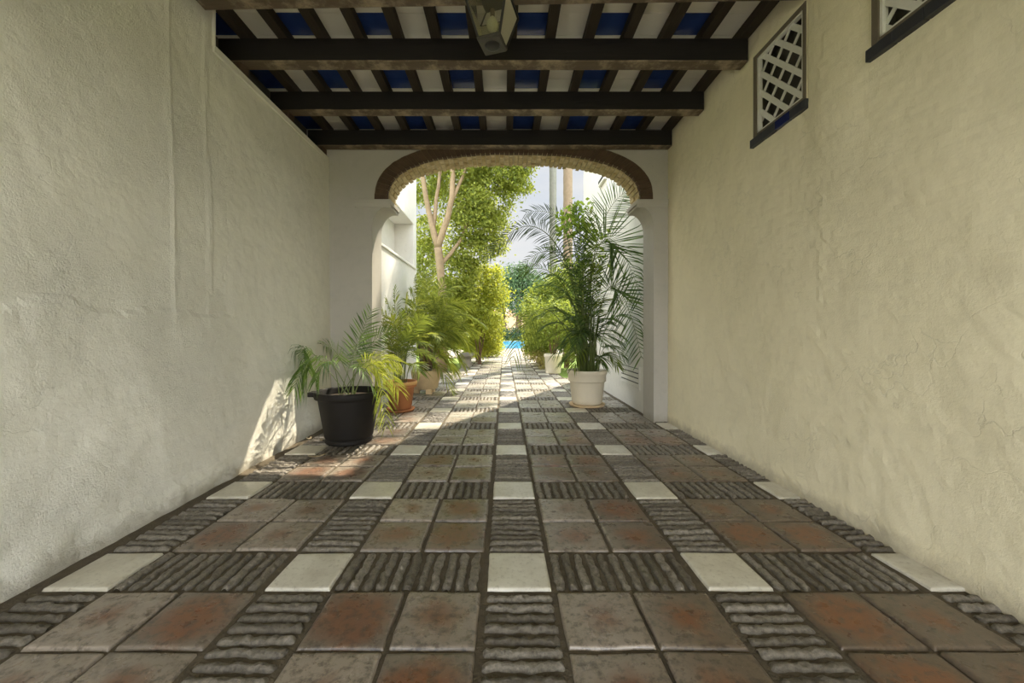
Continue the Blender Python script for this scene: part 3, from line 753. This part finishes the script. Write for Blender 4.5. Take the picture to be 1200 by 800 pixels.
# --- pot farther along on the right, with its shrub
org = Vector((1.40, 11.4, 0))
t = empty('potted_shrub', org, 'cream pot farther along the path on the right, filled by a leafy shrub', 'potted plant')
mb = MB(); mb.lathe([(0, 0), (.2, 0), (.215, .02), (.245, .46), (.262, .47), (.265, .55), (.25, .56), (.235, .5), (0, .48)], 40); mb.build('pot', M['pot_white'], t, True)
mb = MB()
for k in range(5):
    a = k*1.3; mb.tube([(math.cos(a)*.05, math.sin(a)*.05, .48), (math.cos(a)*.15, math.sin(a)*.15, .95), (math.cos(a)*.35-.1, math.sin(a)*.35, 1.5)], [.018, .014, .008], 6)
mb.build('stem', M['bark_dark'], t)
foliage('foliage', [(at(640, 385, 11.4), (.55, .5, .42)), (at(630, 365, 11.5), (.45, .5, .45)), (at(655, 370, 11.4), (.5, .5, .5)), (at(626, 390, 11.5), (.3, .35, .32))], 3600, .085, M['shrub_right'], t, org, .5, 22, .12)

# ------------------------------------------------------------------ garden trees and shrubs
def trunk(t, org, pts, rads, mat, n=10, name='trunk'):
    mb = MB(); P = [Vector(p)-org for p in pts]; fine, fr = [], []
    for a, b, r0, r1 in zip(P, P[1:], rads, rads[1:]):
        for k in range(5):
            f = k/5; q = a.lerp(b, f); fine.append(q+Vector((fbm(q.z*1.5, q.x)*.03, fbm(q.z*1.5, 9)*.03, 0))); fr.append((r0+(r1-r0)*f)*(1+.08*fbm(q.z*4, 3)))
    fine.append(P[-1]); fr.append(rads[-1]); mb.tube(fine, fr, n); return mb.build(name, mat, t, True)
TY = 12.0
org = Vector((at(516, 0, TY).x, TY, 0))
t = empty('garden_tree', org, 'big leafy tree with pale forked branches left of the path', 'tree')
fork = at(513, 290, TY)
trunk(t, org, [org, at(519, 370, TY), at(517, 320, TY), fork], [.22, .14, .12, .118], M['bark'])
for pts, r in (([fork, at(503, 250, TY+.1), at(494, 205, TY), at(490, 150, TY)], [.105, .085, .07, .05]), ([fork, at(522, 262, TY), at(530, 232, TY), at(531, 190, TY+.1), at(533, 140, TY+.1)], [.105, .095, .085, .07, .05]),
               ([at(508, 270, TY+.05), at(511, 235, TY+.3), at(517, 195, TY+.5), at(520, 150, TY+.5)], [.07, .06, .05, .03]), ([at(528, 240, TY), at(545, 200, TY+.2), at(560, 165, TY+.3)], [.06, .05, .03]), ([at(517, 310, TY), at(540, 280, TY+.6), at(560, 230, TY+1)], [.07, .05, .03])):
    trunk(t, org, pts, r, M['bark'], 8, 'branch')
bl = [(at(px, py, y), (r, r*1.1, r*.85)) for px, py, y, r in
      ((500, 215, 13.4, .8), (515, 175, 13.4, 1.1), (548, 195, 12.8, .9), (585, 195, 12.8, 1.0), (600, 215, 12.6, .55), (572, 232, 12.8, .85), (545, 240, 13.2, .8), (556, 265, 13, .8), (583, 262, 13, .45), (548, 295, 13.2, .75), (575, 285, 13.4, .5),
       (500, 270, 13.8, .7), (497, 300, 13.8, .6), (535, 320, 13.2, .75), (500, 335, 13.8, .7), (560, 130, 12.5, 1.6), (505, 110, 13, 1.5), (612, 190, 12.6, .4), (530, 350, 13.2, .7), (610, 150, 12.6, .7))]
foliage('foliage', bl, 66000, .112, M['tree_leaf'], t, org, .52, 40, .16, keep=lambda P: P[:, 1] > 11.0)

def shrub(label, blobs, n, size, mat, group=None, name='garden_shrub', cr=.15, asp=.5, stems=5):
    c = blobs[0][0]; org = Vector((c[0], c[1], 0)); t = empty(name, org, label, 'shrub', group)
    mb = MB()
    for k in range(stems):
        cc = Vector(blobs[k % len(blobs)][0])-org; mb.tube([(random.uniform(-.08, .08), random.uniform(-.08, .08), -.04), Vector((cc.x*.4, cc.y*.4, cc.z*.5)), cc], [.03, .022, .01], 6)
    mb.build('stem', M['bark_dark'], t)
    foliage('foliage', blobs, n, size, mat, t, org, asp, 24, cr)
bb = lambda L: [(at(px, py, y), (r, r, r*.9)) for px, py, y, r in L]
shrub('tall yellow-green shrub under the forked tree', bb([(562, 335, 14.4, .8), (578, 350, 14.6, .6), (548, 362, 14.2, .8), (572, 322, 14.6, .5), (560, 375, 14.2, .7), (540, 350, 13.9, .7)]), 12000, .115, M['shrub_leaf'])
shrub('rounded lime green shrub beside the path behind the bench', bb([(560, 392, 15.5, .9), (570, 396, 15.8, .6), (548, 396, 15.4, .6), (568, 376, 15.8, .65), (560, 408, 15.8, .4), (574, 386, 16, .5)]), 13000, .10, M['shrub_leaf'])
shrub('low light green shrub at the far left edge of the path', bb([(572, 406, 18.5, .6), (563, 404, 18.5, .6), (577, 409, 18.8, .4), (578, 400, 19.2, .35)]), 5500, .095, M['shrub_leaf'])
shrub('deep green shrub beyond the left palms', bb([(505, 380, 12.6, .8), (492, 400, 11.6, .5), (522, 392, 13.6, .6), (512, 412, 12.6, .35), (520, 372, 11.2, .42), (526, 388, 11.2, .38), (512, 392, 11.2, .35)]), 9500, .11, M['tree_leaf'])
shrub('bright green shrub spreading over the right path edge', bb([(634, 368, 14.0, .75), (626, 388, 14.2, .45), (644, 346, 14.4, .7), (632, 402, 13.8, .42), (650, 375, 14, .7), (628, 352, 14.4, .4), (624, 404, 14.4, .3), (645, 400, 14, .5)]), 12500, .11, M['shrub_right'])
shrub('dry brownish creeper along the right kerb of the path', bb([(630, 414, 15.0, .28), (624, 412, 17, .28), (636, 420, 13.2, .25), (641, 426, 12.3, .2)]), 2200, .08, M['ivy'])
shrub('mass of green shrubs filling behind the tall potted palm', bb([(664, 345, 13.5, .8), (660, 385, 13, .75), (685, 360, 12.4, .5), (672, 405, 12.6, .5), (668, 325, 13.5, .6)]), 10000, .11, M['shrub_right'])

for (px, tp, mat, lab, r, Yp) in ((648, 338, 'palm_trunk_grey', 'tall bare grey palm trunk, the left one of two', .135, 15.5), (665.5, 320, 'palm_trunk_brown', 'tall bare brown palm trunk, the right one of two', .185, 16.5)):
    x = (px-CX)/F*Yp; org = Vector((x, Yp, 0)); zt = 11.5 if px < 655 else 15.5; t = empty('palm_tree', org, lab, 'palm tree')
    mb = MB(); K = 60; mb.tube([(0, 0, -.06+(zt+.1)*i/K) for i in range(K+1)], [r*(1.25 if i < 2 else 1)*(1.0+.05*(i % 2)) for i in range(K+1)], 14); mb.build('trunk', M[mat], t, True)
    for k in range(14):
        a = k*2*math.pi/14; top = org+Vector((0, 0, zt)); c, s = math.cos(a), math.sin(a); e = .6 if k % 2 else 0
        frond('frond', top, top+Vector((c*1.3, s*1.3, .7+e)), top+Vector((c*2.5, s*2.5, -.4+e)), M['palm_mid'], t, org, 22, .6, .05, .2, .2, .5, (60, 30), .03)

# umbrella pines far beyond the pool
for (px, gy, Yp, bl, lab) in ((607, 0, 58, [(612, 335, 2.6), (600, 345, 2.2), (622, 345, 2.2), (606, 322, 2.2), (618, 322, 2.0), (628, 335, 1.8), (598, 330, 1.5), (612, 358, 1.9), (604, 365, 1.2)], 'bluish green umbrella pine beyond the pool, left of centre'),
                         (632, 0, 64, [(640, 340, 2.6), (632, 355, 2.3), (645, 360, 2.5), (650, 345, 2), (636, 370, 1.5)], 'distant pine half hidden by the right shrubs')):
    org = Vector(((px-CX)/F*Yp, Yp, 0)); t = empty('pine_tree', org, lab, 'tree')
    trunk(t, org, [org, at(px+1, 378, Yp), at(px, 358, Yp), at(px+4, 335, Yp)], [.45, .4, .32, .15], M['bark_dark'])
    foliage('foliage', [(at(a, b, Yp), (r, r, r*.7)) for a, b, r in bl], 9000, .42, M['pine'], t, org, .35, 26, .5)
for (px, Yp, top, lab) in ((590.5, 60, 345, 'slender pine left of the umbrella pine beyond the pool'),):
    org = Vector(((px-CX)/F*Yp, Yp, 0)); t = empty('pine_tree', org, lab, 'tree')
    trunk(t, org, [org, at(px-1, 375, Yp), at(px, 350, Yp)], [.4, .35, .2], M['bark_dark'])
    foliage('foliage', [(at(a, b, Yp), (r, r, r*.8)) for a, b, r in ((588, 345, 1.8), (582, 356, 1.5), (593, 330, 1.6), (584, 372, .9))], 3500, .42, M['pine'], t, org, .35, 26, .5)
org = at(592, 398, 52); org.z = 0
t = empty('clipped_hedge', org, 'dark rounded hedge at the far end of the pool', 'hedge')
mb = MB(); mb.tube([(0, 0, -.05), (.1, 0, 1.0)], [.08, .04], 6); mb.build('stem', M['bark_dark'], t)
foliage('foliage', [(at(px, 392, 52), (1.1, .9, .95)) for px in (576, 584, 592, 600, 608, 617, 627)], 7000, .2, M['hedge'], t, org, .5, 26, .2)

# house beyond the hedge
hx, hy = (597-CX)/F*78, 78
t = empty('house', (hx, hy, 0), 'peach coloured house behind the distant pine trunks', 'house')
mb = MB(); mb.box((-6, 0, -.1), (6, 7, 4.3)); mb.build('walls', M['house'], t)
mb = MB(); mb.add([(-6.4,-.4,4.3),(6.4,-.4,4.3),(6.4,7.4,4.3),(-6.4,7.4,4.3),(-3.4,3.5,5.7),(3.4,3.5,5.7)], [(0,1,5,4),(1,2,5),(2,3,4,5),(3,0,4),(3,2,1,0)]); mb.build('roof', M['house_roof'], t)
for x in (-4.2, -1.6, 1.2, 3.9):
    mb = MB(); mb.box((x, -.04, 1.0), (x+1.0, .05, 3.0)); w = mb.build('window', M['window_dark'], t)

# stone bench beside the path
org = Vector((-1.30, 13.7, 0)); t = empty('stone_bench', org, 'weathered stone bench at the left edge of the path', 'bench')
mb = MB(); mb.box((-.24, -.55, .36), (.24, .75, .43)); mb.build('seat', M['stone'], t, bevel=.015)
for y in (-.35, .55):
    mb = MB(); mb.box((-.15, y-.1, -.06), (.15, y+.1, .08)); mb.box((-.11, y-.08, .08), (.11, y+.08, .28)); mb.box((-.16, y-.1, .28), (.16, y+.1, .36)); mb.build('leg', M['stone'], t, bevel=.012)

# ------------------------------------------------------------------ ground outside
mb = MB(); mb.add([(-90, -60, -.06), (90, -60, -.06), (90, 160, -.06), (-90, 160, -.06)], [(0,1,2,3)])
tag(mb.build('ground', M['lawn']), 'garden lawn and soil around the path', 'ground', kind='structure')
mb = MB(); mb.box((-3.5, 18.4, -.055), (6, 27, -.01)); mb.box((-2.2, 10.2, -.055), (-1.46, 12.2, -.018))
tag(mb.build('ground_deck', M['deck']), 'pale stone deck between the path and the pool', 'deck', kind='structure')
mb = MB(); mb.box((-5, Y0-12, -.055), (5, Y0-.4, -.02))  # unseen paving added, its pale tone bounces sun into the passage
tag(mb.build('ground_courtyard', M['paving']), 'unseen courtyard paving, made pale to bounce light into the passage', 'paving', kind='structure')
mb = MB(); mb.box((-1.1, 27.5, -.055), (3.4, 49, -.02)); 
o = mb.build('swimming_pool', [M['water']]); tag(o, 'blue swimming pool at the end of the path', 'pool', kind='structure')
mb = MB(); mb.box((-1.5, 27.1, -.055), (3.8, 27.5, .0)); mb.box((-1.5, 49, -.055), (3.8, 49.4, 0)); mb.box((-1.5, 27.5, -.055), (-1.1, 49, 0)); mb.box((3.4, 27.5, -.055), (3.8, 49, 0))
mb.build('coping', M['deck'], o)

# left garden building: recess with a sloping hood, white end pillar
mb = MB(); X = -2.0; ye = 9.05
mb.box((-3.2, YB, -.06), (X, ye, 2.61)); mb.box((-3.2, YB, 3.56), (X, ye, 8.0)); mb.box((-3.2, ye-.28, 2.61), (X, ye, 3.56))
mb.box((-3.2, YB, 2.61), (-2.42, ye-.28, 3.56)); mb.box((-2.42, YB, 2.61), (X, YB+.35, 3.56)); mb.box((X-.01, YB, 2.58), (X+.025, ye-.1, 2.63))
o = mb.build('wall_garden_left', M['whitewash'], bevel=.012); tag(o, 'sunlit white garden wall beyond the left pier, with a long recess', 'wall', kind='structure')
mb = MB(); mb.tube([(X-.2, 7.1, 3.56), (X-.1, 7.15, 3.46), (X+.06, 7.3, 3.42)], [.012, .014, .01], 6); mb.tube([(X-.1, 7.15, 3.46), (X-.02, 7.12, 3.36)], .008, 6)
tag(mb.build('wall_bracket', M['iron']), 'small dark iron bracket under the recess hood of the white wall', 'bracket')

# right garden building
mb = MB(); X2 = 2.05; ye2 = 10.3
mb.box((X2, YB, -.06), (4.5, ye2, 9.5))
o = mb.build('wall_garden_right', M['whitewash'], bevel=.015); tag(o, 'shaded white building wall beyond the right pier', 'wall', kind='structure')
vt = empty('wall_vent', (X2, 6.5, .30), 'low slotted vent in the white wall right of the tall potted palm', 'vent')
mb = MB(); mb.box((-.012, -.5, 0), (-.001, .5, .03)); mb.box((-.012, -.5, .33), (-.001, .5, .36)); mb.box((-.012, -.5, .03), (-.001, -.45, .33)); mb.box((-.012, .45, .03), (-.001, .5, .33)); mb.build('frame', M['whitewash'], vt)
mb = MB(); mb.box((-.004, -.45, .03), (-.001, .45, .33)); mb.build('backing', M['sill_dark'], vt)
for k in range(4):
    mb = MB(); z = .035+k*.076; mb.prism([(-.003, -.45, z+.05), (-.014, -.45, z), (-.018, -.45, z+.006), (-.006, -.45, z+.056)], (0, .9, 0)); mb.build('slat', M['whitewash'], vt)
vt = empty('wall_vent', (X2, 8.2, 4.25), 'small boxed vent high on the white wall under the arch crown', 'vent')
mb = MB(); mb.box((-.06, -.25, 0), (-.001, .25, .30)); mb.build('hood', M['whitewash'], vt, bevel=.01)
mb = MB(); mb.box((-.066, -.2, .05), (-.06, .2, .10)); mb.build('slot', M['sill_dark'], vt)

# fallen leaves on the floor by the black pot
for k, (px, py, rz, lab) in enumerate(((371, 536, .4, 'curled dry leaf on the floor in front of the black pot'), (363, 515, 1.2, 'pale dry scrap of leaf between the black pot and the wall'), (377, 517, 2.0, 'small pale leaf scrap close beside the black pot'))):
    y = F*H/(py-CY); x = (px-CX)*H/(py-CY); V = []; Fc = []; l, w = (.075, .016) if k == 0 else (.03, .014)
    for i in range(9):
        u = i/8*2-1; ww = w*math.sqrt(max(0, 1-u*u))+.001
        for s in (-1, 0, 1): V.append((u*l, s*ww+.012*u*u, .003+.010*s*s+.014*u*u))
    for i in range(8):
        for s in (0, 1): Fc.append((i*3+s, (i+1)*3+s, (i+1)*3+s+1, i*3+s+1))
    o = mesh_obj('fallen_leaf', V, Fc, M['dry'], smooth=True); o.location = (x, y, .002); o.rotation_euler = (0, 0, rz)
    sd = o.modifiers.new('Solidify', 'SOLIDIFY'); sd.thickness = .0015
    tag(o, lab, 'leaf')

# ------------------------------------------------------------------ light
sc = bpy.context.scene
w = bpy.data.worlds.new('sky'); sc.world = w; w.use_nodes = True; nt = w.node_tree; nt.nodes.clear()
def wn(t, **k):
    o = nt.nodes.new('ShaderNode'+t)
    for a, b in k.items(): setattr(o, a, b)
    return o
tc = wn('TexCoord'); sp = wn('SeparateXYZ'); nt.links.new(tc.outputs['Generated'], sp.inputs[0])
rp = wn('ValToRGB'); nt.links.new(sp.outputs[2], rp.inputs[0]); e = rp.color_ramp.elements
e[0].position = 0.0; e[0].color = (.86, .89, .92, 1); e[1].position = .85; e[1].color = (.60, .70, .86, 1)
q = e.new(.22); q.color = (.80, .85, .92, 1)
mp = wn('Mapping'); mp.inputs['Scale'].default_value = (1, 1, 3.5); nt.links.new(tc.outputs['Generated'], mp.inputs[0])
nz = wn('TexNoise'); nz.inputs['Scale'].default_value = 2.2; nz.inputs['Detail'].default_value = 7; nt.links.new(mp.outputs[0], nz.inputs['Vector'])
cr = wn('ValToRGB'); cr.color_ramp.elements[0].position = .45; cr.color_ramp.elements[1].position = .68; nt.links.new(nz.outputs['Fac'], cr.inputs[0])
mx = wn('Mix', data_type='RGBA'); nt.links.new(cr.outputs[0], mx.inputs[0]); nt.links.new(rp.outputs[0], mx.inputs[6]); mx.inputs[7].default_value = (.98, .97, .95, 1)
bg = wn('Background')
def span(src, lo, hi, v0, v1):
    m = wn('MapRange', interpolation_type='SMOOTHSTEP'); nt.links.new(src, m.inputs[0])
    for i, v in ((1, lo), (2, hi), (3, v0), (4, v1)): m.inputs[i].default_value = v
    return m.outputs[0]
SKY_LOW, SKY_HIGH, SKY_BACK, SUN, EXPO = .39, 2.1, 3.4, 4.7, 1.22
ad = wn('Math', operation='MAXIMUM')              # sky boosted overhead and behind the viewer, added as fill for the passage
nt.links.new(span(sp.outputs[2], .38, .75, SKY_LOW, SKY_HIGH), ad.inputs[0]); bm = wn('Math', operation='MULTIPLY'); nt.links.new(span(sp.outputs[1], .1, -.5, 0, SKY_BACK), bm.inputs[0]); nt.links.new(span(sp.outputs[2], .6, .3, 0, 1), bm.inputs[1]); nt.links.new(bm.outputs[0], ad.inputs[1])
nt.links.new(ad.outputs[0], bg.inputs['Strength']); nt.links.new(mx.outputs[2], bg.inputs[0])
wo = wn('OutputWorld'); nt.links.new(bg.outputs[0], wo.inputs[0])

sd = bpy.data.lights.new('sun', 'SUN'); sd.energy = SUN; sd.angle = math.radians(.6); sd.color = (1, .90, .72)
so = bpy.data.objects.new('sun', sd); C.objects.link(so)
el = math.radians(53); dirn = Vector((-.47, -.88, 0)).normalized()*math.cos(el)+Vector((0, 0, -math.sin(el)))
so.rotation_euler = dirn.to_track_quat('-Z', 'Y').to_euler(); so.location = (8, 14, 14)

# ------------------------------------------------------------------ camera
cd = bpy.data.cameras.new('camera'); cam = bpy.data.objects.new('camera', cd); C.objects.link(cam)
cd.sensor_width = 36; cd.sensor_fit = 'HORIZONTAL'; cd.lens = 36*F/1200
cd.shift_x = (600-CX)/1200; cd.shift_y = -(400-CY)/1200
cam.location = (0, 0, H); cam.rotation_euler = (math.pi/2, 0, 0); cd.clip_start = .05; cd.clip_end = 500
sc.camera = cam
sc.view_settings.view_transform = 'Standard'; sc.view_settings.look = 'None'; sc.view_settings.gamma = 1
sc.view_settings.use_curve_mapping = False; sc.view_settings.exposure = EXPO
